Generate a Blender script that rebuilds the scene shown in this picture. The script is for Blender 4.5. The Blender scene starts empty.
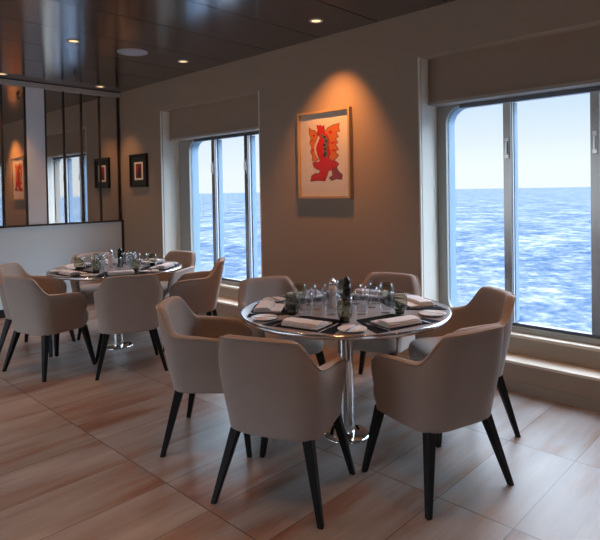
import bpy, bmesh, math, random
from math import sin, cos, pi, radians as R
from mathutils import Vector, Matrix
random.seed(7)
sc = bpy.context.scene
COL = sc.collection

# ------------------------------------------------------------------ materials
def mat(name, col=(.5, .5, .5), rough=.6, metal=0.0, **kw):
    m = bpy.data.materials.new(name); m.use_nodes = True
    b = m.node_tree.nodes['Principled BSDF']
    b.inputs['Base Color'].default_value = (*col, 1)
    b.inputs['Roughness'].default_value = rough
    b.inputs['Metallic'].default_value = metal
    for k, v in kw.items():
        b.inputs[k.replace('_', ' ')].default_value = v
    return m

class NT:
    def __init__(s, m): s.t = m.node_tree; s.n = s.t.nodes; s.b = s.n.get('Principled BSDF')
    def new(s, typ, **kw):
        x = s.n.new(typ)
        for k, v in kw.items(): setattr(x, k, v)
        return x
    def link(s, a, b): s.t.links.new(a, b)
    def math(s, op, a, b=None, c=None):
        x = s.n.new('ShaderNodeMath'); x.operation = op
        for i, v in enumerate((a, b, c)):
            if v is None: continue
            if isinstance(v, (int, float)): x.inputs[i].default_value = v
            else: s.link(v, x.inputs[i])
        return x.outputs[0]
    def coord(s, out='Object', scale=(1, 1, 1), loc=(0, 0, 0)):
        tc = s.n.new('ShaderNodeTexCoord'); mp = s.n.new('ShaderNodeMapping')
        mp.inputs['Scale'].default_value = scale; mp.inputs['Location'].default_value = loc
        s.link(tc.outputs[out], mp.inputs[0]); return mp.outputs[0]
    def noise(s, vec, scale=5, detail=3, rough=.5):
        x = s.n.new('ShaderNodeTexNoise'); x.inputs['Scale'].default_value = scale
        x.inputs['Detail'].default_value = detail; x.inputs['Roughness'].default_value = rough
        s.link(vec, x.inputs['Vector']); return x.outputs['Fac']
    def ramp(s, fac, stops):
        x = s.n.new('ShaderNodeValToRGB'); e = x.color_ramp.elements
        while len(e) < len(stops): e.new(.5)
        for el, (p, c) in zip(e, stops): el.position = p; el.color = (*c, 1)
        s.link(fac, x.inputs[0]); return x.outputs[0]
    def mix(s, fac, a, b, blend='MIX'):
        x = s.n.new('ShaderNodeMix'); x.data_type = 'RGBA'; x.blend_type = blend
        for sock, v in ((x.inputs[0], fac), (x.inputs[6], a), (x.inputs[7], b)):
            if isinstance(v, (int, float)): sock.default_value = v
            elif isinstance(v, tuple): sock.default_value = (*v, 1)
            else: s.link(v, sock)
        return x.outputs[2]
    def bump(s, h, strength=.2, dist=.01):
        x = s.n.new('ShaderNodeBump'); x.inputs['Strength'].default_value = strength
        x.inputs['Distance'].default_value = dist
        s.link(h, x.inputs['Height']); s.link(x.outputs[0], s.b.inputs['Normal'])

def fabric(name, c1, c2, scale=260, rough=.85, bump=.25, sheen=.15):
    m = mat(name, c1, rough); t = NT(m)
    v = t.coord(scale=(1, 1, 1))
    n1 = t.noise(v, 6, 3); n2 = t.noise(t.coord(scale=(scale, scale, scale * .35)), 1, 2)
    c = t.mix(n1, c1, c2); c = t.mix(t.math('MULTIPLY', n2, .35), c, tuple(x * .6 for x in c1))
    t.link(c, t.b.inputs['Base Color']); t.bump(n2, bump, .002)
    t.b.inputs['Sheen Weight'].default_value = sheen
    return m

M = {}
M['chair'] = fabric('chair_fabric', (.36, .295, .258), (.42, .352, .312))
M['piping'] = fabric('piping_fabric', (.46, .37, .31), (.5, .41, .35))
M['leg'] = mat('black_leg', (.005, .005, .006), .5, Specular_IOR_Level=.25)
M['napkin'] = fabric('napkin_cloth', (.80, .77, .81), (.87, .84, .88), 400, .9, .15)
M['mat'] = fabric('mat_leather', (.008, .010, .017), (.012, .015, .024), 300, .9, .3, 0)
M['mat'].node_tree.nodes['Principled BSDF'].inputs['Specular IOR Level'].default_value = .08
M['china'] = mat('china', (.8, .76, .75), .18)
M['steel'] = mat('steel', (.72, .72, .74), .16, 1)
M['chrome'] = mat('chrome', (.8, .8, .8), .06, 1)
M['tabletop'] = mat('tabletop_stone', (.36, .36, .39), .18)
M['mill_black'] = mat('mill_black', (.01, .01, .013), .2)
M['mill_white'] = mat('mill_white', (.75, .75, .75), .25)
M['spill'] = mat('downlight_rim', (.42, .40, .38), .35)
M['grille'] = mat('speaker_grille', (.42, .42, .46), .7)
M['jamb'] = mat('jamb_panel', (.86, .81, .72), .4)
M['ledge'] = mat('ledge_cream', (.74, .65, .53), .45)
M['riser'] = mat('ledge_riser', (.34, .26, .19), .6)
M['lip'] = mat('valance_lip', (.42, .38, .33), .5)
M['frame_in'] = mat('window_liner', (.36, .36, .33), .45)
M['hull'] = mat('hull_reveal', (.22, .32, .44), .4)
M['rail'] = mat('rail_dark', (.13, .14, .16), .3, .6)
M['mullion'] = mat('mullion_steel', (.45, .45, .46), .22, 1)
M['bead'] = mat('mullion_bead', (.75, .77, .8), .25, .3)
M['gasket'] = mat('gasket', (.015, .02, .03), .5)
M['halfwall'] = mat('half_wall_white', (.80, .90, .95), .4)
M['black'] = mat('black_trim', (.012, .012, .013), .4)
M['strip'] = mat('dark_strip', (.03, .022, .018), .45)
M['cove'] = mat('cove_trim', (.50, .48, .46), .5)
M['pillar'] = mat('white_panel', (.84, .89, .95), .45)
M['mirror'] = mat('mirror', (.80, .78, .76), .025, 1)
M['wood_frame'] = mat('pale_wood_frame', (.50, .36, .22), .45)
M['paper'] = mat('art_mat_board', (.80, .74, .66), .7)
M['print'] = mat('art_paper', (.84, .76, .67), .7)
M['a_red'] = mat('art_red', (.62, .018, .02), .6)
M['a_orange'] = mat('art_orange', (.72, .20, .045), .6)
M['a_black'] = mat('art_black', (.03, .02, .02), .6)
M['a_grey'] = mat('art_grey', (.20, .17, .15), .6)
M['a_plum'] = mat('art_plum', (.30, .06, .08), .6)
M['a_brown'] = mat('art_brown', (.13, .035, .03), .6)
M['a_dkgreen'] = mat('art_dark_board', (.02, .03, .028), .5)
M['brass'] = mat('sprinkler_brass', (.12, .11, .10), .35, .8)

def wall_mat():
    m = mat('taupe_wall', (.3, .24, .19), .75); t = NT(m)
    n = t.noise(t.coord(), 1.3, 2); w = t.noise(t.coord(scale=(220, 220, 40)), 1, 2)
    c = t.mix(n, (.38, .30, .235), (.41, .325, .255)); c = t.mix(t.math('MULTIPLY', w, .12), c, (.15, .12, .1))
    t.link(c, t.b.inputs['Base Color']); t.bump(w, .12, .001); return m
M['wall'] = wall_mat()
M['valance'] = fabric('valance_fabric', (.36, .275, .215), (.39, .30, .235), 200, .8, .1, 0)

def ceil_mat():
    m = mat('ceiling_metal', (.085, .072, .068), .2, .9); t = NT(m)
    n = t.noise(t.coord(scale=(.6, 140, 1)), 1, 2)
    c = t.mix(n, (.27, .25, .25), (.33, .305, .305)); t.link(c, t.b.inputs['Base Color'])
    t.link(t.math('MULTIPLY_ADD', n, .05, .13), t.b.inputs['Roughness']); return m
M['ceiling'] = ceil_mat()

def floor_mat():
    m = mat('floor_tile', (.4, .33, .3), .3); t = NT(m)
    tc = t.new('ShaderNodeTexCoord'); sp = t.new('ShaderNodeSeparateXYZ'); t.link(tc.outputs['Object'], sp.inputs[0])
    u = t.math('DIVIDE', t.math('SUBTRACT', sp.outputs[0], 1.498), .79)
    v = t.math('DIVIDE', t.math('SUBTRACT', sp.outputs[1], .977), .358)
    fu, fv = t.math('FRACT', u), t.math('FRACT', v)
    du = t.math('MULTIPLY', t.math('MINIMUM', fu, t.math('SUBTRACT', 1, fu)), .79)
    dv = t.math('MULTIPLY', t.math('MINIMUM', fv, t.math('SUBTRACT', 1, fv)), .358)
    j = t.math('MAXIMUM', t.math('LESS_THAN', du, .003), t.math('LESS_THAN', dv, .002))
    cb = t.new('ShaderNodeCombineXYZ'); t.link(t.math('FLOOR', u), cb.inputs[0]); t.link(t.math('FLOOR', v), cb.inputs[1])
    wn = t.new('ShaderNodeTexWhiteNoise'); wn.noise_dimensions = '2D'; t.link(cb.outputs[0], wn.inputs['Vector'])
    # streaks run along X, shifted from tile to tile
    off = t.new('ShaderNodeVectorMath'); off.operation = 'MULTIPLY_ADD'
    t.link(wn.outputs['Color'], off.inputs[0]); off.inputs[1].default_value = (7, 7, 7)
    mp = t.new('ShaderNodeMapping'); mp.inputs['Scale'].default_value = (1.1, 6.5, 1); mp.inputs['Rotation'].default_value = (0, 0, R(4))
    t.link(tc.outputs['Object'], mp.inputs[0]); t.link(mp.outputs[0], off.inputs[2])
    n1 = t.noise(off.outputs[0], 1.0, 4, .55)
    mp2 = t.new('ShaderNodeMapping'); mp2.inputs['Scale'].default_value = (2.2, 15, 1)
    t.link(off.outputs[0], mp2.inputs[0]); n2 = t.noise(mp2.outputs[0], .6, 5, .6)
    c = t.ramp(n1, [(.30, (.155, .075, .048)), (.40, (.22, .132, .096)), (.48, (.235, .195, .172)), (.60, (.275, .24, .222)), (.72, (.34, .30, .275))])
    c = t.mix(t.math('MULTIPLY', t.math('LESS_THAN', n2, .43), .28), c, (.25, .14, .095))
    c = t.mix(t.math('MULTIPLY', wn.outputs['Value'], .18), c, (.36, .33, .32))
    c = t.mix(t.math('MULTIPLY', j, .9), c, (.06, .042, .036))
    t.link(c, t.b.inputs['Base Color'])
    t.link(t.math('MULTIPLY_ADD', n2, .16, .28), t.b.inputs['Roughness']); t.b.inputs['Specular IOR Level'].default_value = .3
    t.bump(t.math('SUBTRACT', n2, t.math('MULTIPLY', j, .8)), .08, .004)
    return m
M['floor'] = floor_mat()

def glassy(name, tint, gloss=1.0, ior=1.45):
    m = bpy.data.materials.new(name); m.use_nodes = True; t = NT(m)
    t.n.remove(t.b); out = t.n['Material Output']
    tr = t.new('ShaderNodeBsdfTransparent'); tr.inputs[0].default_value = (*tint, 1)
    gl = t.new('ShaderNodeBsdfGlossy'); gl.inputs['Roughness'].default_value = .02
    fr = t.new('ShaderNodeLayerWeight'); fr.inputs[0].default_value = .5
    fac = t.math('MULTIPLY_ADD', t.math('POWER', fr.outputs['Facing'], 3.5), .75, .045)
    mx = t.new('ShaderNodeMixShader'); t.link(t.math('MULTIPLY', fac, gloss), mx.inputs[0])
    t.link(tr.outputs[0], mx.inputs[1]); t.link(gl.outputs[0], mx.inputs[2]); t.link(mx.outputs[0], out.inputs[0])
    return m
M['pane'] = glassy('window_pane', (.95, .97, .98), .35)
M['clear'] = glassy('clear_glass', (.95, .96, .97), 1.3)
M['smoke'] = glassy('smoked_glass', (.82, .82, .75), 1.2)
M['smoke_base'] = glassy('smoked_glass_base', (.25, .25, .21), 1.0)

def sea_mat():
    m = mat('sea_water', (.04, .1, .2), .35); t = NT(m)
    v = t.coord(scale=(1, 1, 1))
    n1 = t.noise(t.coord(scale=(.22, .22, 1)), 1, 6, .62)
    n2 = t.noise(t.coord(scale=(.8, .8, 1), loc=(3, 9, 0)), 1, 5, .65)
    n3 = t.noise(t.coord(scale=(.045, .045, 1), loc=(7, 1, 0)), 1, 3, .5)
    s = t.math('ADD', t.math('MULTIPLY', n1, .42), t.math('ADD', t.math('MULTIPLY', n2, .33), t.math('MULTIPLY', n3, .25)))
    c = t.ramp(s, [(.40, (.019, .034, .066)), (.45, (.034, .052, .082)), (.50, (.060, .074, .098)), (.55, (.105, .113, .124)), (.61, (.17, .172, .172))])
    d = t.new('ShaderNodeBsdfDiffuse'); t.link(c, d.inputs[0]); t.link(d.outputs[0], t.n['Material Output'].inputs[0]); t.n.remove(t.b)
    return m
M['sea'] = sea_mat()

def emis(name, col, s):
    m = mat(name, (0, 0, 0), 1); b = m.node_tree.nodes['Principled BSDF']
    b.inputs['Emission Color'].default_value = (*col, 1); b.inputs['Emission Strength'].default_value = s; return m
M['lamp'] = emis('lamp_glow', (1, .62, .32), 1.3)

# ------------------------------------------------------------------ builders
def finish(bm, name, m, parent=None, smooth=False, sub=0, bevel=0, loc=None):
    bmesh.ops.recalc_face_normals(bm, faces=bm.faces)
    me = bpy.data.meshes.new(name); bm.to_mesh(me); bm.free()
    ms = m if isinstance(m, (list, tuple)) else [m]
    for x in ms: me.materials.append(M[x] if isinstance(x, str) else x)
    if smooth:
        for p in me.polygons: p.use_smooth = True
    o = bpy.data.objects.new(name, me); COL.objects.link(o)
    if parent: o.parent = parent
    if loc: o.location = loc
    if bevel:
        b = o.modifiers.new('bevel', 'BEVEL'); b.width = bevel; b.segments = 2; b.limit_method = 'ANGLE'
    if sub:
        s = o.modifiers.new('sub', 'SUBSURF'); s.levels = sub; s.render_levels = sub
    return o

def box(bm, x0, x1, y0, y1, z0, z1, mi=0):
    vs = [bm.verts.new((x, y, z)) for x in (x0, x1) for y in (y0, y1) for z in (z0, z1)]
    for f in ((0, 1, 3, 2), (4, 6, 7, 5), (0, 4, 5, 1), (2, 3, 7, 6), (0, 2, 6, 4), (1, 5, 7, 3)):
        bm.faces.new([vs[i] for i in f]).material_index = mi
    return vs

def lathe(bm, prof, n=32, c=(0, 0, 0), mi=None, closed=False):
    rings = []
    for i, (r, z) in enumerate(prof):
        if r < 1e-6: rings.append([bm.verts.new((c[0], c[1], c[2] + z))])
        else: rings.append([bm.verts.new((c[0] + r * cos(2 * pi * k / n), c[1] + r * sin(2 * pi * k / n), c[2] + z)) for k in range(n)])
    for i in range(len(rings) - 1):
        a, b = rings[i], rings[i + 1]
        for k in range(n):
            k2 = (k + 1) % n
            if len(a) == 1 and len(b) == 1: continue
            if len(a) == 1: f = bm.faces.new((a[0], b[k], b[k2]))
            elif len(b) == 1: f = bm.faces.new((a[k], b[0], a[k2]))
            else: f = bm.faces.new((a[k], b[k], b[k2], a[k2]))
            if mi: f.material_index = mi[i]

def tube(bm, pts, r, n=6):
    pts = [Vector(p) for p in pts]; rings = []
    for i, p in enumerate(pts):
        d = (pts[min(i + 1, len(pts) - 1)] - pts[max(i - 1, 0)]).normalized()
        a = d.orthogonal().normalized() if i == 0 else (prev - d * prev.dot(d)).normalized()
        prev = a; b = d.cross(a)
        rings.append([bm.verts.new(p + (a * cos(2 * pi * k / n) + b * sin(2 * pi * k / n)) * r) for k in range(n)])
    for i in range(len(rings) - 1):
        for k in range(n):
            bm.faces.new((rings[i][k], rings[i][(k + 1) % n], rings[i + 1][(k + 1) % n], rings[i + 1][k]))
    bm.faces.new(rings[0]); bm.faces.new(rings[-1][::-1])

def tag(o, label=None, cat=None, group=None, kind=None):
    if label: o['label'] = label
    if cat: o['category'] = cat
    if group: o['group'] = group
    if kind: o['kind'] = kind
    return o
def empty(name, loc=(0, 0, 0), rz=0):
    o = bpy.data.objects.new(name, None); COL.objects.link(o); o.location = loc; o.rotation_euler.z = rz
    o.empty_display_size = .05; return o
KIDS = {}
def copy_tree(o, parent=None):
    c = o.copy(); COL.objects.link(c); c.parent = parent
    kids = [x for x in list(COL.objects) if x.parent == o]
    for ch in kids: copy_tree(ch, c)
    return c

# ------------------------------------------------------------------ room constants
W = 3.86; WX = 4.12; HC = 2.87; YB = 7.20
X0, Y0 = -3.2, -4.2
REC = [(6.16, 4.28, 5.92), (2.385, .50, 2.29), (-1.40, -3.28, -1.49)]   # left edge, right edge, opening start; last bay unseen, added for its daylight
ZL1, ZL2 = .216, .365

# ------------------------------------------------------------------ shell
bm = bmesh.new(); box(bm, X0, W + .05, Y0, YB + .3, -.1, 0)
tag(finish(bm, 'floor', 'floor'), 'wood-look stone tile floor in warm beige and grey', 'floor', kind='structure')

bm = bmesh.new(); box(bm, X0, W + .5, Y0, YB + .3, HC + .012, HC + .1, 1)
y = 3.42 - .655 * 12
while y < YB + .2:
    a, b = max(y + .005, Y0), min(y + .650, YB + .2)
    if b > a: box(bm, X0, W + .02, a, b, HC, HC + .012, 0)
    y += .655
tag(finish(bm, 'ceiling', ['ceiling', 'black']), 'dark satin metal panel ceiling', 'ceiling', kind='structure')

bm = bmesh.new()   # window wall: piers, header, low wall
edges = [YB + .3] + [e for r in REC for e in r[:2]] + [Y0]
for i in range(0, len(edges), 2): box(bm, W, WX + .1, edges[i + 1], edges[i], 0, HC + .05)
for l, r, a in REC:
    box(bm, W, WX + .1, r, l, 2.5, HC + .05)
    box(bm, W, WX + .1, r, l, 0, ZL1 - .02)
    box(bm, 4.03, WX + .1, r, l, ZL1 - .02, ZL2 - .015)
tag(finish(bm, 'wall_right', 'wall'), 'taupe wall with deep window recesses', 'wall', kind='structure')

LW = [(2.6, 6.9)]      # unseen window opening added opposite to light the room (Y ranges)
FW = [(-1.6, -.2)]                     # likewise added for light, in the end behind the camera (X ranges)
bm = bmesh.new(); e = [Y0 - .1] + [q for p in LW[::-1] for q in p] + [YB + .3]
for i in range(0, len(e), 2): box(bm, X0 - .1, X0, e[i], e[i + 1], 0, HC + .05)
for p, q in LW: box(bm, X0 - .1, X0, p, q, 0, .5); box(bm, X0 - .1, X0, p, q, 2.4, HC + .05)
tag(finish(bm, 'wall_left', 'wall'), 'taupe wall with a window added for light on the other side of the room', 'wall', kind='structure')
bm = bmesh.new(); e = [X0] + [q for p in FW for q in p] + [WX + .1]
for i in range(0, len(e), 2): box(bm, e[i], e[i + 1], Y0 - .1, Y0, 0, HC + .05)
for p, q in FW: box(bm, p, q, Y0 - .1, Y0, 0, .5); box(bm, p, q, Y0 - .1, Y0, 2.4, HC + .05)
tag(finish(bm, 'wall_front', 'wall'), 'taupe wall with a window added for light at the end of the room', 'wall', kind='structure')
bm = bmesh.new(); box(bm, X0, WX + .1, YB + .06, YB + .16, 0, HC + .05)
tag(finish(bm, 'wall_back', 'wall'), 'wall carrying the mirror panels', 'wall', kind='structure')

# sills, ledges, jambs -> trims
tn = [0]
def trim(bm, m, label, **kw):
    tn[0] += 1
    return tag(finish(bm, 'trim_%d' % tn[0], m, **kw), label, 'trim', kind='structure')
WN = ['left window', 'right window', 'unseen added window beside the camera']
for (l, r, a), wn in zip(REC, WN):
    bm = bmesh.new()
    box(bm, W - .004, 4.032, r, l, ZL1 - .02, ZL1, 0)               # cream step top
    box(bm, 4.022, WX + .02, r, l, ZL2 - .015, ZL2, 0)
    box(bm, 4.018, 4.022, r, l, ZL2 - .022, ZL2, 0)
    trim(bm, 'ledge', 'cream stepped sill below the ' + wn, bevel=.002)
    bm = bmesh.new()
    for s, ye in ((-1, l), (1, r)):
        for xa, xb in ((W - .003, W + .016), (W + .027, WX + .02)):
            ya, yb = sorted((ye + s * .012, ye - s * .0))
            box(bm, xa, xb, ya, yb, ZL1, 2.5)
        ya, yb = sorted((ye + s * .004, ye))
        box(bm, W + .016, W + .027, ya, yb, ZL1, 2.5, 1)
    trim(bm, ['jamb', 'gasket'], 'pale jamb panels of the ' + wn)
    bm = bmesh.new(); box(bm, 3.995, WX, r + .012, l - .012, 2.155, 2.5)
    box(bm, 3.985, WX, r + .012, l - .012, 2.13, 2.155, 1)
    trim(bm, ['valance', 'lip'], 'taupe blind box above the ' + wn)
bm = bmesh.new()
prev = Y0
box(bm, W - .012, W, Y0, YB - .05, 0, .075)
tag(finish(bm, 'baseboard_right', mat('stone_skirting', (.34, .30, .25), .4)), 'grey stone skirting', 'baseboard', kind='structure')

# windows
def rrect(y0, y1, z0, z1, r, n=8):
    pts = []
    for cy, cz, a0 in ((y1 - r, z1 - r, 0), (y0 + r, z1 - r, pi / 2), (y0 + r, z0 + r, pi), (y1 - r, z0 + r, 3 * pi / 2)):
        for k in range(n + 1):
            t = a0 + pi / 2 * k / n; pts.append((cy + r * cos(t), cz + r * sin(t)))
    return pts
def ringplate(bm, outer, inner, xa, xb, mi=0, mi_in=None):
    y0, y1, z0, z1 = outer; n = len(inner); k = n // 4
    out = []
    for i, (y, z) in enumerate(inner):
        q = i // k
        t = (i % k) / (k - 1)
        c = [(y1, z1), (y0, z1), (y0, z0), (y1, z0)][q]
        # project corner fan points to the rectangle corner region
        if q == 0: p = (y1, z) if t < .5 else (y, z1)
        elif q == 1: p = (y, z1) if t < .5 else (y0, z)
        elif q == 2: p = (y0, z) if t < .5 else (y, z0)
        else: p = (y, z0) if t < .5 else (y1, z)
        if abs(t - .5) < 1e-6: p = c
        out.append(p)
    A = [[bm.verts.new((x, y, z)) for y, z in pts] for x in (xa, xb) for pts in (out, inner)]
    oa, ia, ob, ib = A
    for i in range(n):
        j = (i + 1) % n
        bm.faces.new((oa[i], oa[j], ia[j], ia[i])).material_index = mi
        bm.faces.new((ob[i], ob[j], ib[j], ib[i])).material_index = mi
        bm.faces.new((ia[i], ia[j], ib[j], ib[i])).material_index = mi if mi_in is None else mi_in
        bm.faces.new((oa[i], oa[j], ob[j], ob[i])).material_index = mi

wlabels = ['tall window with rounded corners beside the far table, looking on the sea',
           'large sea window with rounded corners beside the near table',
           'unseen sea window added for light along the same wall nearer the camera']
for i, ((l, r, a), lab) in enumerate(zip(REC, wlabels)):
    w = empty('window_%d' % (i + 1), (WX, (l + r) / 2, ZL2)); tag(w, lab, 'window', kind='structure')
    def F(bm, name, m, **kw):
        o = finish(bm, name, m, w, **kw); o.matrix_parent_inverse = Matrix.Translation(w.location).inverted(); return o
    b = a - 1.72; z0, z1 = .42, 2.115
    bm = bmesh.new(); ringplate(bm, (r + .012, l - .012, ZL2, 2.13), rrect(b, a, z0, z1, .13), WX, WX + .035)
    F(bm, 'window_frame', 'frame_in')
    bm = bmesh.new(); ringplate(bm, (r - .2, l + .2, ZL2 - .5, 2.6), rrect(b + .004, a - .004, z0 - .09, z1 - .004, .13), WX + .035, WX + .14)
    F(bm, 'hull_reveal', 'hull')
    bm = bmesh.new(); box(bm, WX - .012, WX + .034, b + .10, a - .13, 2.095, 2.129)
    F(bm, 'top_rail', 'rail')
    bm = bmesh.new(); box(bm, WX - .02, WX + .034, b + .03, a - .08, ZL2 + .002, .432)
    box(bm, WX - .035, WX - .02, b + .03, a - .08, ZL2 + .002, .408, 1)
    F(bm, 'bottom_rail', ['rail', 'frame_in'])
    for d in (.49, 1.10):
        y1 = a - d; y0 = y1 - .058
        bm = bmesh.new()
        box(bm, WX - .018, WX + .005, y0, y1, .432, 2.095, 0)
        mo = F(bm, 'mullion', 'mullion')
        for nm, mm, xa, xb, e in (('bead', 'bead', .005, .022, .004), ('gasket', 'gasket', .022, .04, 0), ('outer_bead', 'hull', .04, .10, .004)):
            bm = bmesh.new(); box(bm, WX + xa, WX + xb, y0 - e, y1, .432, 2.095)
            finish(bm, nm, mm, mo)
        # window latch
        bm = bmesh.new()
        box(bm, WX - .030, WX - .018, y0 + .012, y1 - .012, 1.67, 1.83)
        box(bm, WX - .045, WX - .030, y0 + .02, y1 - .02, 1.70, 1.80)
        finish(bm, 'latch', 'steel', mo, bevel=.003)
    for d0, d1 in ((0, .49), (.548, 1.10), (1.158, 1.72)):
        bm = bmesh.new(); box(bm, WX + .045, WX + .051, a - d1, a - d0, z0 - .003, z1 + .003)
        F(bm, 'pane', 'pane')

k = 3
for p, q in LW + FW:  # frames for the unseen windows added to bring in daylight
    k += 1; left = (p, q) in LW; bm = bmesh.new()
    def bb(a0, a1, z0, z1, d=.05, mi=0):
        if left: box(bm, X0 - d, X0 - d + .04, a0, a1, z0, z1, mi)
        else: box(bm, a0, a1, Y0 - d, Y0 - d + .04, z0, z1, mi)
    bb(p, p + .05, .5, 2.4); bb(q - .05, q, .5, 2.4); bb(p + .05, q - .05, .5, .55); bb(p + .05, q - .05, 2.35, 2.4)
    m_ = (p + q) / 2; bb(m_ - .03, m_ + .03, .55, 2.35)
    tag(finish(bm, 'window_%d' % k, 'bead'), 'unseen window added to light the room', 'window', kind='structure')

# ------------------------------------------------------------------ back partition: half wall, mirrors, strips, white panel, cove
bm = bmesh.new(); box(bm, X0, W, YB - .05, YB + .05, .0, 1.075)
tag(finish(bm, 'half_wall', 'halfwall'), 'low pale wall below the mirror panels at the back of the room', 'half wall', kind='structure')
bm = bmesh.new(); box(bm, X0, W, YB - .056, YB + .02, 1.075, 1.095)
trim(bm, 'strip', 'dark cap strip on the half wall')
bm = bmesh.new(); box(bm, W - .035, W, YB - .056, YB - .05, 0, 1.075)
trim(bm, 'strip', 'dark corner strip')
bm = bmesh.new(); box(bm, X0, W - .012, YB - .065, YB - .05, 0, .10)
tag(finish(bm, 'baseboard_back', 'black'), 'black skirting', 'baseboard', kind='structure')
SX = [2.33 - .236 * k for k in range(23, 0, -1)] + [2.33, 2.597, 2.84, 3.075, 3.31, 3.56, 3.83]
for xa, xb in zip(SX[:-1], SX[1:]):
    if abs(xa - 2.597) < .01: continue
    pn = None
    bm = bmesh.new(); box(bm, xa + .012, xb - .012, YB, YB + .02, 1.095, 2.80)
    o = finish(bm, 'mirror_panel', 'mirror')
    lab = {2.33: 'narrow mirror panel left of the white panel', 2.84: 'narrow mirror panel directly right of the white panel',
           3.075: 'second mirror panel right of the white panel', 3.31: 'third mirror panel right of the white panel',
           3.56: 'mirror panel in the corner beside the taupe wall'}.get(round(xa, 3), 'mirror panel further left along the half wall')
    tag(o, lab, 'mirror', 'mirror panels above the half wall')
bm = bmesh.new()
for x in SX: box(bm, x - .012, x + .012, YB - .012, YB + .02, 1.095, 2.80)
trim(bm, 'strip', 'dark vertical strips between the mirror panels')
bm = bmesh.new(); box(bm, 2.609, 2.828, YB - .02, YB + .02, 1.095, 2.80)
tag(finish(bm, 'wall_panel', 'pillar', bevel=.003), 'tall white panel between two mirror panels', 'panel')
bm = bmesh.new(); box(bm, X0, W, YB - .03, YB + .06, 2.80, 2.862)
trim(bm, 'cove', 'pale trim along the top of the mirrors')
bm = bmesh.new(); box(bm, X0, W, YB + .0, YB + .06, 2.862, HC)
trim(bm, 'black', 'shadow gap above the mirror trim')

# ------------------------------------------------------------------ sea
bm = bmesh.new()
vs = [bm.verts.new(p) for p in ((6, -6000, -12), (14000, -6000, -12), (14000, 14000, -12), (6, 14000, -12))]
bm.faces.new(vs)
tag(finish(bm, 'sea', 'sea'), 'choppy blue sea outside the windows', 'sea', kind='stuff')

# ------------------------------------------------------------------ pictures (hang on the window wall, facing -X)
def poly(bm, pts, x, mi=0, th=.0008):
    v = [bm.verts.new((x, y, z)) for y, z in pts]; v2 = [bm.verts.new((x - th, y, z)) for y, z in pts]
    f = bm.faces.new(v2); f.material_index = mi
    f = bm.faces.new(v[::-1]); f.material_index = mi
    for i in range(len(v)):
        j = (i + 1) % len(v); bm.faces.new((v[i], v[j], v2[j], v2[i])).material_index = mi
def frame_mesh(ya, yb, za, zb, fw, x0, x1):
    bm = bmesh.new()
    box(bm, x0, x1, ya, ya + fw, za, zb); box(bm, x0, x1, yb - fw, yb, za, zb)
    box(bm, x0, x1, ya + fw, yb - fw, zb - fw, zb); box(bm, x0, x1, ya + fw, yb - fw, za, za + fw); return bm
pic = empty('framed_picture', (W, 3.385, 1.38)); tag(pic, 'large print of a red winged figure in a pale wood frame, under an orange spotlight', 'picture')
def P(bm, name, m, parent, root, **kw):
    o = finish(bm, name, m, parent, **kw); 
    if parent is root: o.matrix_parent_inverse = Matrix.Translation(root.location).inverted()
    return o
ya, yb, za, zb = 3.06, 3.70, 1.38, 2.19
P(frame_mesh(ya, yb, za, zb, .022, W - .045, W - .001), 'picture_frame', 'wood_frame', pic, pic, bevel=.002)
bm = bmesh.new(); box(bm, W - .018, W - .002, ya + .022, yb - .022, za + .022, zb - .022)
board = P(bm, 'mat_board', 'paper', pic, pic)
def uv(px, py):
    top = 65 - 40 * (px - 22) / 278
    u = (px - 25) / 278; v = (508 - py) / (508 - top)
    return (yb - u * (yb - ya), za + v * (zb - za))
def art(name, m, plist, x):
    bm = bmesh.new()
    for k, p in enumerate(plist):
        if k: bm = bmesh.new()
        poly(bm, [uv(*q) for q in p], x); o = finish(bm, name, m, board)
    return o
art('art_paper', 'print', [[(70, 100), (265, 80), (268, 455), (70, 455)]], W - .0185)
wing_l = [(86, 132), (96, 148), (112, 150), (126, 162), (132, 180), (118, 205), (112, 235), (118, 268), (130, 300), (118, 318), (98, 305), (104, 285), (92, 262), (100, 240), (88, 215), (96, 190), (86, 165)]
wing_r = [(168, 158), (185, 138), (212, 122), (246, 112), (240, 135), (246, 152), (226, 160), (240, 182), (224, 192), (236, 215), (222, 222), (238, 248), (222, 262), (238, 280), (222, 298), (205, 312), (188, 298), (200, 268), (192, 235), (196, 200), (186, 175)]
body = [(128, 118), (138, 128), (146, 120), (152, 130), (164, 122), (166, 150), (172, 162), (186, 176), (196, 200), (192, 235), (200, 268), (188, 292), (200, 302), (222, 312), (238, 325), (226, 345), (208, 346), (214, 368), (198, 356), (184, 362), (176, 388), (166, 414), (128, 410), (88, 416), (96, 388), (118, 376), (136, 378), (142, 358), (126, 352), (108, 340), (102, 318), (122, 322), (144, 310), (132, 282), (118, 258), (116, 234), (130, 206), (138, 178), (132, 160), (134, 145)]
foot = [(206, 352), (226, 345), (238, 368), (256, 384), (252, 406), (226, 402), (200, 412), (190, 398), (208, 388)]
def grow(p, k):
    cx = sum(a for a, b in p) / len(p); cy = sum(b for a, b in p) / len(p); out = []
    n = len(p)
    for i in range(n):
        a, b, c = Vector(p[i - 1]), Vector(p[i]), Vector(p[(i + 1) % n])
        nn = (c - a).normalized(); nn = Vector((nn.y, -nn.x)); out.append(tuple(b + nn * k))
    return out
area = lambda p: sum(p[i - 1][0] * p[i][1] - p[i][0] * p[i - 1][1] for i in range(len(p)))
outl = [grow(p, 3.2 if area(p) > 0 else -3.2) for p in (wing_l, wing_r, body, foot)]
for i, p in enumerate(outl): art('outline', 'a_black', [p], W - .0195 - .00005 * i)
art('wing', 'a_orange', [wing_l], W - .0206); art('wing', 'a_orange', [wing_r], W - .0206)
art('figure', 'a_red', [body], W - .0215)
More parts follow.
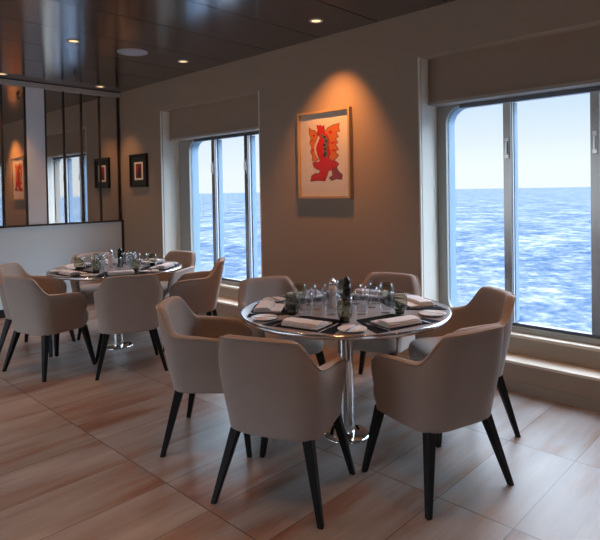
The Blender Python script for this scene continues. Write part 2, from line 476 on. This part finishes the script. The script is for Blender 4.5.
art('white_arc', 'print', [[(136, 176), (128, 196), (116, 222), (112, 246), (118, 272), (130, 296), (136, 300), (126, 272), (121, 246), (126, 224), (136, 204), (142, 186)]], W - .0224)
art('foot', 'a_plum', [foot], W - .0215)
art('scarf', 'a_grey', [[(146, 166), (166, 172), (186, 192), (192, 206), (182, 214), (188, 234), (178, 250), (186, 272), (180, 292), (166, 286), (158, 262), (166, 244), (158, 224), (170, 206), (160, 190), (148, 182)]], W - .0224)
art('scarf_spots', 'a_black', [[(164 + dx, 178 + dy), (176 + dx, 180 + dy), (174 + dx, 190 + dy), (164 + dx, 188 + dy)] for dx, dy in ((0, 0), (8, 22), (-2, 42), (2, 64), (2, 86), (-4, 96))], W - .0233)
art('wing_spot', 'a_red', [[(200 + 9 * cos(t * pi / 4), 158 + 9 * sin(t * pi / 4)) for t in range(8)], [(112 + 7 * cos(t * pi / 4), 176 + 7 * sin(t * pi / 4)) for t in range(8)]], W - .0224)
art('wing_stripe', 'a_red', [[(96, 200), (110, 196), (106, 204), (96, 210)], [(98, 250), (110, 246), (112, 254), (100, 260)], [(200, 214), (228, 206), (224, 214), (202, 222)], [(204, 250), (230, 250), (222, 258), (206, 258)]], W - .0224)
bm = bmesh.new(); box(bm, W - .030, W - .0285, ya + .022, yb - .022, za + .022, zb - .022)
P(bm, 'picture_glass', glassy('picture_glass', (.98, .98, .98), .15), pic, pic)

sp_ = empty('small_framed_picture', (W, 6.685, 1.55)); tag(sp_, 'small dark framed picture with a reddish print, near the mirrored corner', 'picture')
P(frame_mesh(6.47, 6.90, 1.545, 1.985, .03, W - .035, W - .001), 'picture_frame', 'black', sp_, sp_)
bm = bmesh.new(); box(bm, W - .016, W - .002, 6.5, 6.87, 1.575, 1.955); b2 = P(bm, 'mat_board', 'a_dkgreen', sp_, sp_)
def rect(name, m, y0, y1, z0, z1, x): 
    bm = bmesh.new(); poly(bm, [(y0, z0), (y1, z0), (y1, z1), (y0, z1)], x); return finish(bm, name, m, b2)
rect('print_border', 'print', 6.575, 6.795, 1.64, 1.88, W - .0165)
rect('print', 'a_brown', 6.615, 6.755, 1.665, 1.855, W - .0175)
rect('figure', 'a_black', 6.64, 6.70, 1.68, 1.80, W - .0185); rect('figure', 'a_red', 6.70, 6.735, 1.74, 1.84, W - .0185)

# ------------------------------------------------------------------ ceiling fittings
WARM = (1.0, .45, .16)
def make_downlight():
    d = empty('downlight'); 
    bm = bmesh.new(); lathe(bm, [(.062, 0), (.060, -.006), (.046, -.008), (.040, -.003), (.040, 0)], 28)
    finish(bm, 'rim', 'spill', d, smooth=True)
    bm = bmesh.new(); lathe(bm, [(0, -.002), (.040, -.002), (.040, 0), (0, 0)], 24); finish(bm, 'lamp_face', 'lamp', d)
    L = bpy.data.lights.new('spot_beam', 'SPOT'); L.energy = SPOT; L.color = WARM; L.spot_size = R(74); L.spot_blend = .7; L.shadow_soft_size = .035
    lo = bpy.data.objects.new('spot_beam', L); COL.objects.link(lo); lo.parent = d; lo.location = (0, 0, -.02)
    return d
SPOT = 30
d0 = make_downlight(); k = 0
names = {(3, 0): 'recessed downlight above the large framed picture', (3, 1): 'recessed downlight above the left window',
         (3, 2): 'recessed downlight in the far corner near the mirrored wall', (2, 1): 'recessed downlight above the far table, left of the round speaker',
         (2, 2): 'recessed downlight by the mirrored wall at the left edge'}
for ix, X in enumerate((-1.28, -.10, 1.08, 2.26, 3.45)):
    for iy, Yv in enumerate((-2.66, -.74, 1.18, 3.10, 5.03, 6.92)):
        o = d0 if k == 0 else copy_tree(d0); k += 1
        o.location = (X, Yv, HC)
        lab = names.get((ix - 1, iy - 3))
        tag(o, lab or 'recessed downlight in the ceiling outside the picture', 'ceiling light', 'recessed downlights')
for o in COL.objects:      # the lamp over the large picture is brighter and tilted to the wall
    if o.type == 'LIGHT' and o.parent and abs(o.parent.location.x - 3.45) < .01 and abs(o.parent.location.y - 3.10) < .01:
        L = o.data.copy(); o.data = L; L.energy = 75; L.color = (1, .36, .09); L.spot_size = R(78); L.spot_blend = .9
        o.rotation_euler = (R(8), R(-14), 0)
sp = empty('ceiling_speaker', (2.86, 5.04, HC)); tag(sp, 'round pale ceiling speaker in the dark panelled ceiling', 'speaker')
bm = bmesh.new(); lathe(bm, [(.15, 0), (.148, -.006), (.135, -.009), (.132, 0)], 40); finish(bm, 'rim', 'spill', sp, smooth=True)
bm = bmesh.new(); lathe(bm, [(0, -.008), (.08, -.008), (.134, -.005), (.134, 0), (0, 0)], 40); finish(bm, 'grille', 'grille', sp, smooth=True)
sk = empty('sprinkler', (2.84, 6.30, HC)); tag(sk, 'small metal fire sprinkler hanging from the ceiling', 'sprinkler')
bm = bmesh.new(); lathe(bm, [(.035, 0), (.033, -.006), (.016, -.01), (.014, -.035), (0, -.035)], 20); finish(bm, 'body', 'brass', sk, smooth=True)
bm = bmesh.new(); tube(bm, [(-.013, 0, -.03), (-.02, 0, -.05), (-.006, 0, -.075)], .003); tube(bm, [(.013, 0, -.03), (.02, 0, -.05), (.006, 0, -.075)], .003); finish(bm, 'yoke', 'brass', sk)
bm = bmesh.new(); lathe(bm, [(0, -.075), (.022, -.075), (.024, -.079), (0, -.079)], 16); finish(bm, 'deflector', 'brass', sk)

# ------------------------------------------------------------------ chairs
def sstep(a, b, x):
    t = max(0, min(1, (x - a) / (b - a))); return t * t * (3 - 2 * t)
ZB, ZT = .335, .812
def plan(u, z, inset=0.0):
    """outer plan point; u in -1..1 : 0 = back centre, +-1 = arm fronts."""
    h = (z - ZB) / (ZT - ZB)
    w = .236 + .036 * sstep(0, .6, h) - .018 * sstep(.6, 1.0, h) - inset
    yb = -.222 - .096 * h + inset
    yf = .180 - .004 * h
    yc = -.05
    s = abs(u)
    if s < .56:
        t = s / .56 * pi / 2; n = 2 / 3.5
        x = w * abs(sin(t)) ** n; y = yc + (yb - yc) * abs(cos(t)) ** n
    else:
        t = (s - .56) / .44; x = w - .006 * t; y = yc + (yf - yc) * t
    return (x if u >= 0 else -x, y)
def topz(u):
    s = abs(u)
    z = ZT - .012 * (s / .3) ** 2 if s < .3 else ZT - .012
    z = z - (z - .668) * sstep(.225, .44, s)
    z -= .028 * max(0, min(1, (s - .40) / .5)) + .05 * sstep(.80, 1.0, s) ** 2
    return z
def make_chair():
    c = empty('dining_chair')
    N = 44; TH = .05
    us = [-1 + 2 * i / N for i in range(N + 1)]
    # denser near the ends
    bm = bmesh.new(); rows = []
    for i, u in enumerate(us):
        zt = topz(u); th = TH
        if i in (0, N): zt -= .012
        ring = []
        for f in (0, .03, .2, .45, .7, .9, .975): ring.append((0, ZB + (zt - .022 - ZB) * f))
        ring += [(.003, zt - .010), (.012, zt - .001), (.025, zt + .002), (.038, zt - .001), (.047, zt - .010)]
        for f in (.97, .8, .5, .2, 0): ring.append((th, ZB + (zt - .022 - ZB) * f))
        row = []
        for ins, z in ring:
            x, y = plan(u, z, ins)
            if i in (0, N):   # pull the end ring in to round the arm front
                mx, _ = plan(u, z, TH / 2); x = mx + (x - mx) * .35; y += .012
            row.append(bm.verts.new((x, y, z)))
        rows.append(row)
    K = len(rows[0])
    for i in range(N):
        for k in range(K):
            bm.faces.new((rows[i][k], rows[i][(k + 1) % K], rows[i + 1][(k + 1) % K], rows[i + 1][k]))
    bm.faces.new(rows[0]); bm.faces.new(rows[-1][::-1])
    back = finish(bm, 'backrest', 'chair', c, smooth=True, sub=1)
    bm = bmesh.new(); pts = []
    for i in range(2, 2 * N - 1):
        u = -1 + i / N
        z = topz(u) - .006; x, y = plan(u, z, .001); pts.append((x, y, z))
    tube(bm, pts, .0035, 6); finish(bm, 'piping', 'piping', back, smooth=True)
    # seat: superelliptic cushion with crowned top and rolled nose
    bm = bmesh.new(); n = 36; rings = []
    def sp(r, z, fy=0):
        out = []
        for k in range(n):
            t = 2 * pi * k / n
            a = abs(cos(t)) ** (2 / 4.5) * (1 if cos(t) >= 0 else -1); b = abs(sin(t)) ** (2 / 4.5) * (1 if sin(t) >= 0 else -1)
            y = b * .225 * r + .03
            x = a * (.225 - .012 * max(0, -b)) * r
            out.append(bm.verts.new((x, y + fy * max(0, b), z)))
        return out
    for r, z, fy in ((.90, .336, 0), (.96, .341, .0), (1.0, .375, .012), (1.0, .42, .02), (1.0, .455, .016), (.96, .478, .006), (.8, .492, 0), (.45, .500, 0)): rings.append(sp(r, z, fy))
    for a, b in zip(rings[:-1], rings[1:]):
        for k in range(n): bm.faces.new((a[k], a[(k + 1) % n], b[(k + 1) % n], b[k]))
    bm.faces.new(rings[0][::-1]); bm.faces.new(rings[-1])
    finish(bm, 'seat', 'chair', c, smooth=True, sub=1)
    for sx in (-1, 1):
        for sy in (-1, 1):
            bm = bmesh.new()
            top = (sx * .182, -.165 if sy < 0 else .19,   .345); bot = (sx * (.268 if sy < 0 else .258), -.245 if sy < 0 else .238, 0)
            rows = []
            for f in (0, .25, .5, .75, 1):
                x, y, z = [top[i] + (bot[i] - top[i]) * f for i in range(3)]; h = .0235 - .0105 * f
                rows.append([bm.verts.new((x + a * h, y + b * h, z)) for a, b in ((-1, -1), (1, -1), (1, 1), (-1, 1))])
            for a, b in zip(rows[:-1], rows[1:]):
                for k in range(4): bm.faces.new((a[k], a[(k + 1) % 4], b[(k + 1) % 4], b[k]))
            bm.faces.new(rows[0]); bm.faces.new(rows[-1])
            finish(bm, 'leg', 'leg', c, bevel=.004)
    return c
T1 = (2.526, 2.081); T2 = (2.575, 4.93)
CH = [
 ((1.875, 1.925), 21, 'beige armchair in the centre foreground, its back to the camera', 1),
 ((2.433, 1.441), 74, 'beige armchair at the right foreground, its back to the camera', 1),
 ((2.003, 2.652), -50, 'beige armchair at the left side of the near table, turned sideways', 1),
 ((2.705, 2.80), 252, 'beige armchair behind the near table below the left window, facing the camera', 1),
 ((3.262, 2.375), 192, 'beige armchair behind the near table, only its back rising between picture and right window', 1),
 ((3.13, 1.68), 143, 'beige armchair against the right window side of the near table', 1),
 ((1.87, 4.75), 13, 'beige armchair at the left edge, back to the camera at the far table', 2),
 ((2.33, 4.27), 66, 'beige armchair with its broad back to the camera in front of the far table', 2),
 ((3.12, 4.47), 138, 'beige armchair in profile at the right side of the far table', 2),
 ((3.24, 5.15), 193, 'beige armchair under the left window beyond the far table, facing left', 2),
 ((2.73, 5.62), 256, 'beige armchair half hidden behind the glasses of the far table', 2),
 ((2.02, 5.42), -46, 'beige armchair beside the half wall at the back left of the far table', 2)]
ch0 = make_chair()
for i, ((x, y), fa, lab, t) in enumerate(CH):
    o = ch0 if i == 0 else copy_tree(ch0)
    o.location = (x, y, 0); o.rotation_euler.z = R(fa - 90)
    tag(o, lab, 'chair', 'armchairs around the near table' if t == 1 else 'armchairs around the far table')

# ------------------------------------------------------------------ tables
TR = .61
def make_table():
    t = empty('dining_table')
    bm = bmesh.new(); lathe(bm, [(0, .728), (TR - .006, .728), (TR - .006, .750), (0, .750)], 96); finish(bm, 'tabletop', 'tabletop', t)
    bm = bmesh.new(); lathe(bm, [(TR - .006, .7285), (TR + .002, .7285), (TR + .004, .738), (TR + .002, .7505), (TR - .006, .7515)], 96); finish(bm, 'edge_band', 'steel', t, smooth=True)
    bm = bmesh.new(); lathe(bm, [(0, .72), (.16, .72), (.16, .728), (0, .728)], 40); finish(bm, 'top_plate', 'steel', t)
    bm = bmesh.new(); lathe(bm, [(.046, .015), (.046, .72)], 40); finish(bm, 'column', 'chrome', t, smooth=True)
    bm = bmesh.new(); lathe(bm, [(0, 0), (.135, 0), (.138, .004), (.136, .010), (.125, .014), (.055, .020), (0, .020)], 56); finish(bm, 'base', 'chrome', t, smooth=True)
    return t
t1 = make_table(); t1.location = (*T1, 0); tag(t1, 'round pedestal dining table with steel edge in the foreground, laid for six', 'table')
t2 = copy_tree(t1); t2.location = (*T2, 0); tag(t2, 'round pedestal dining table in the background left, laid for six', 'table')

# tableware prototypes: local +Y points to the table centre
def p_mat():
    bm = bmesh.new(); b = [(-.215, -.115), (.215, -.115), (.195, -.02), (.125, .165), (-.125, .165), (-.195, -.02)]
    v0 = [bm.verts.new((x, y, 0)) for x, y in b]; v1 = [bm.verts.new((x, y, .003)) for x, y in b]
    bm.faces.new(v0[::-1]); bm.faces.new(v1)
    for i in range(6): bm.faces.new((v0[i], v0[(i + 1) % 6], v1[(i + 1) % 6], v1[i]))
    return finish(bm, 'placemat', 'mat', bevel=.001)
def p_napkin():
    bm = bmesh.new()
    def sheet(x0, x1, y0, y1, z0, z1, dz=.0):
        nx, ny = 8, 6; g = []
        for zz in (z0, z1):
            g.append([[bm.verts.new((x0 + (x1 - x0) * i / nx, y0 + (y1 - y0) * j / ny, zz + (dz * sin(i * 1.3 + j * .8) + .003 * (1 - abs(2 * j / ny - 1))) * (zz == z1))) for j in range(ny + 1)] for i in range(nx + 1)])
        for i in range(nx):
            for j in range(ny):
                bm.faces.new((g[0][i][j], g[0][i][j + 1], g[0][i + 1][j + 1], g[0][i + 1][j]))
                bm.faces.new((g[1][i][j], g[1][i + 1][j], g[1][i + 1][j + 1], g[1][i][j + 1]))
        for i in range(nx):
            bm.faces.new((g[0][i][0], g[0][i + 1][0], g[1][i + 1][0], g[1][i][0])); bm.faces.new((g[0][i][ny], g[1][i][ny], g[1][i + 1][ny], g[0][i + 1][ny]))
        for j in range(ny):
            bm.faces.new((g[0][0][j], g[1][0][j], g[1][0][j + 1], g[0][0][j + 1])); bm.faces.new((g[0][nx][j], g[0][nx][j + 1], g[1][nx][j + 1], g[1][nx][j]))
    sheet(-.108, .108, -.082, .078, 0, .008, .0008)
    sheet(-.106, .107, -.080, .020, .0105, .018, .001)
    sheet(-.105, .106, -.074, .012, .0205, .026, .001)
    return finish(bm, 'folded_napkin', 'napkin', smooth=True, bevel=.0015)
def p_plate():
    o = empty('bread_plate')
    bm = bmesh.new(); lathe(bm, [(0, .0), (.045, .0), (.048, .003), (.071, .010), (.074, .0125), (.071, .0135), (.050, .0075), (0, .006)], 40); finish(bm, 'dish', 'china', o, smooth=True)
    return o
def p_knife(L=.21):
    o = empty('table_knife')
    bm = bmesh.new(); pr = [(-.0045, -L / 2), (.0045, -L / 2), (.0055, -L * .3), (.0035, -L * .05), (.009, 0), (.010, L * .25), (.006, L * .43), (-.004, L / 2), (-.005, 0), (-.0035, -L * .05), (-.0055, -L * .3)]
    v0 = [bm.verts.new((x, y, 0)) for x, y in pr]; v1 = [bm.verts.new((x, y, .0025)) for x, y in pr]
    bm.faces.new(v0[::-1]); bm.faces.new(v1)
    for i in range(len(pr)): bm.faces.new((v0[i], v0[(i + 1) % len(pr)], v1[(i + 1) % len(pr)], v1[i]))
    finish(bm, 'blade', 'steel', o); return o
def p_fork(L=.20):
    o = empty('table_fork')
    bm = bmesh.new(); box(bm, -.0045, .0045, -L / 2, -L * .2, 0, .0025); box(bm, -.003, .003, -L * .2, L * .18, 0, .0025)
    box(bm, -.011, .011, L * .18, L * .27, 0, .0025)
    for k in range(4): box(bm, -.011 + k * .0063, -.011 + k * .0063 + .003, L * .27, L / 2, 0, .0022)
    finish(bm, 'head', 'steel', o); return o
def p_tumbler():
    o = empty('smoked_tumbler'); o.scale.z = 1.1
    bm = bmesh.new(); lathe(bm, [(.028, .012), (.038, .03), (.0435, .052), (.0435, .072), (.038, .106), (.0365, .107), (.0415, .072), (.0415, .052), (.036, .031), (.0, .016)], 28)
    finish(bm, 'bowl', 'smoke', o, smooth=True)
    bm = bmesh.new(); lathe(bm, [(0, 0), (.024, 0), (.0265, .004), (.0265, .013), (.030, .022), (.0, .0155)], 28); finish(bm, 'base', 'smoke_base', o, smooth=True)
    return o
def p_clear():
    o = empty('clear_glass')
    bm = bmesh.new(); lathe(bm, [(0, 0), (.030, 0), (.033, .003), (.035, .02), (.042, .06), (.040, .10), (.038, .122), (.0368, .122), (.039, .10), (.0408, .06), (.033, .02), (0, .010)], 28)
    finish(bm, 'bowl', 'clear', o, smooth=True); return o
def p_mill(name, m, H=.15):
    o = empty(name); f = H / .15
    bm = bmesh.new(); lathe(bm, [(0, 0), (.026, 0), (.027, .01 * f), (.021, .03 * f), (.0195, .06 * f), (.024, .09 * f), (.024, .108 * f), (0, .108 * f)], 24); finish(bm, 'body', m, o, smooth=True)
    bm = bmesh.new(); lathe(bm, [(0, .109 * f), (.020, .109 * f), (.022, .125 * f), (.018, .138 * f), (.008, .143 * f), (.006, .15 * f), (0, .152 * f)], 24); finish(bm, 'cap', m if name == 'pepper_mill' else 'chrome', o, smooth=True)
    return o
PR = dict(mat=p_mat(), napkin=p_napkin(), plate=p_plate(), knife=p_knife(), butter=p_knife(.15), fork=p_fork(), tum=p_tumbler(), clear=p_clear(), pep=p_mill('pepper_mill', 'mill_black', .185), salt=p_mill('salt_mill', 'mill_white', .178))
PR['butter'].name = 'butter_knife'
used = set()
def put(kind, loc, rz, lab, cat, grp):
    o = PR[kind] if kind not in used else copy_tree(PR[kind]); used.add(kind)
    o.location = loc; o.rotation_euler.z = rz; tag(o, lab, cat, grp); return o
SET1 = [(193, 'centre foreground chair'), (256, 'right foreground chair'), (328, 'chair beside the right window'), (18, 'rear chair right of the picture'), (74, 'rear chair below the left window'), (130, 'sideways chair on the left')]
SET2 = [(187, 'leftmost chair'), (247, 'broad-backed front chair'), (309, 'profile chair on the right'), (11, 'chair under the left window'), (70, 'half-hidden rear chair'), (128, 'chair by the half wall')]
ZT_ = .7505
for T, SET, tn_ in ((T1, SET1, 'near table'), (T2, SET2, 'far table')):
    def at(r, th, dz=0, off=0):
        a = R(th); return (T[0] + r * cos(a) - off * sin(a), T[1] + r * sin(a) + off * cos(a), ZT_ + dz)
    for k, (th, who) in enumerate(SET):
        rz = R(th + 90); j = random.uniform(-1, 1)
        s = 'on the %s at the %s' % (tn_, who)
        put('mat', at(.435, th), rz, 'dark placemat ' + s, 'placemat', 'placemats on the ' + tn_)
        put('napkin', at(.445, th, .0032), rz + R(6 * j), 'white folded napkin ' + s, 'napkin', 'napkins on the ' + tn_)
        put('fork', at(.455, th, .0033, -.137), rz, 'steel fork ' + s, 'fork', 'forks on the ' + tn_)
        put('knife', at(.455, th, .0033, .137), rz, 'steel knife ' + s, 'knife', 'knives on the ' + tn_)
        nx = SET[(k + 1) % 6][0]; nx = nx + 360 if nx < th else nx
        mid = (th + nx) / 2; nwho = SET[(k + 1) % 6][1]
        put('plate', at(.512, mid - 1), 0, 'white bread plate next to the %s on the %s' % (nwho, tn_), 'plate', 'bread plates on the ' + tn_)
        put('butter', (at(.512, mid - 1)[0], at(.512, mid - 1)[1], ZT_ + .0136), R(mid + 60), 'butter knife on the bread plate of the %s, %s' % (nwho, tn_), 'knife', 'butter knives on the ' + tn_)
        put('tum', at(.335, mid - 5), 0, 'smoked grey tumbler ' + s, 'glass', 'smoked tumblers on the ' + tn_)
        put('clear', at(.250, mid - 4), 0, 'outer clear glass ' + s, 'glass', 'clear glasses on the ' + tn_)
        put('clear', at(.165, th - 2), 0, 'innermost clear glass ' + s, 'glass', 'clear glasses on the ' + tn_)
    put('pep', (T[0] + .054, T[1] + .027, ZT_), 0, 'black pepper mill in the middle of the ' + tn_, 'mill', 'mills on the tables')
    put('salt', (T[0] - .02, T[1] + .075, ZT_), 0, 'white salt mill in the middle of the ' + tn_, 'mill', 'mills on the tables')

# ------------------------------------------------------------------ world
w = bpy.data.worlds.new('sky'); sc.world = w; w.use_nodes = True
t = w.node_tree; n = t.nodes; n.clear()
out = n.new('ShaderNodeOutputWorld'); bg = n.new('ShaderNodeBackground'); t.links.new(bg.outputs[0], out.inputs[0])
tc = n.new('ShaderNodeTexCoord'); sx = n.new('ShaderNodeSeparateXYZ'); t.links.new(tc.outputs['Generated'], sx.inputs[0])
rp = n.new('ShaderNodeValToRGB'); e = rp.color_ramp.elements
SKY = 1.0
stops = [(0.0, (.70, .74, .76)), (.03, (.70, .74, .76)), (.09, (.61, .68, .745)), (.17, (.45, .575, .70)), (.40, (.60, .72, .85)), (1.0, (.60, .72, .90))]
while len(e) < len(stops): e.new(.5)
for el, (p, c) in zip(e, stops): el.position = p; el.color = (*c, 1)
t.links.new(sx.outputs[2], rp.inputs[0]); t.links.new(rp.outputs[0], bg.inputs[0])
mr = n.new('ShaderNodeMapRange'); mr.interpolation_type = 'SMOOTHSTEP'
mr.inputs['From Min'].default_value = .185; mr.inputs['From Max'].default_value = .31; mr.inputs['To Min'].default_value = 1.02; mr.inputs['To Max'].default_value = 10.0
t.links.new(sx.outputs[2], mr.inputs[0]); t.links.new(mr.outputs[0], bg.inputs[1])

# ------------------------------------------------------------------ camera (level lens, cropped frame)
cam = bpy.data.cameras.new('camera'); co = bpy.data.objects.new('camera', cam); COL.objects.link(co)
F_, cy, yaw, pit, rol, cx = 553.41, 201.49, .764563, -.0182534, -.0175, 301.19
f = Vector((cos(yaw) * cos(pit), sin(yaw) * cos(pit), sin(pit))); r = Vector((sin(yaw), -cos(yaw), 0)); u = r.cross(f)
r2 = cos(rol) * r + sin(rol) * u; u2 = cos(rol) * u - sin(rol) * r
mw = Matrix((( r2.x, u2.x, -f.x, 0), (r2.y, u2.y, -f.y, 0), (r2.z, u2.z, -f.z, 1.45), (0, 0, 0, 1)))
co.matrix_world = mw
cam.sensor_width = 36; cam.lens = 36 * F_ / 600; cam.shift_x = (300 - cx) / 600; cam.shift_y = -(270 - cy) / 600
cam.clip_start = .05; cam.clip_end = 30000
sc.camera = co

sc.view_settings.view_transform = 'Standard'; sc.view_settings.look = 'None'
sc.view_settings.gamma = 1; sc.view_settings.use_curve_mapping = False; sc.view_settings.exposure = .52
sc.cycles.use_denoising = True
sc.cycles.max_bounces = 10; sc.cycles.diffuse_bounces = 5; sc.cycles.transparent_max_bounces = 24
sc.cycles.sample_clamp_indirect = 6
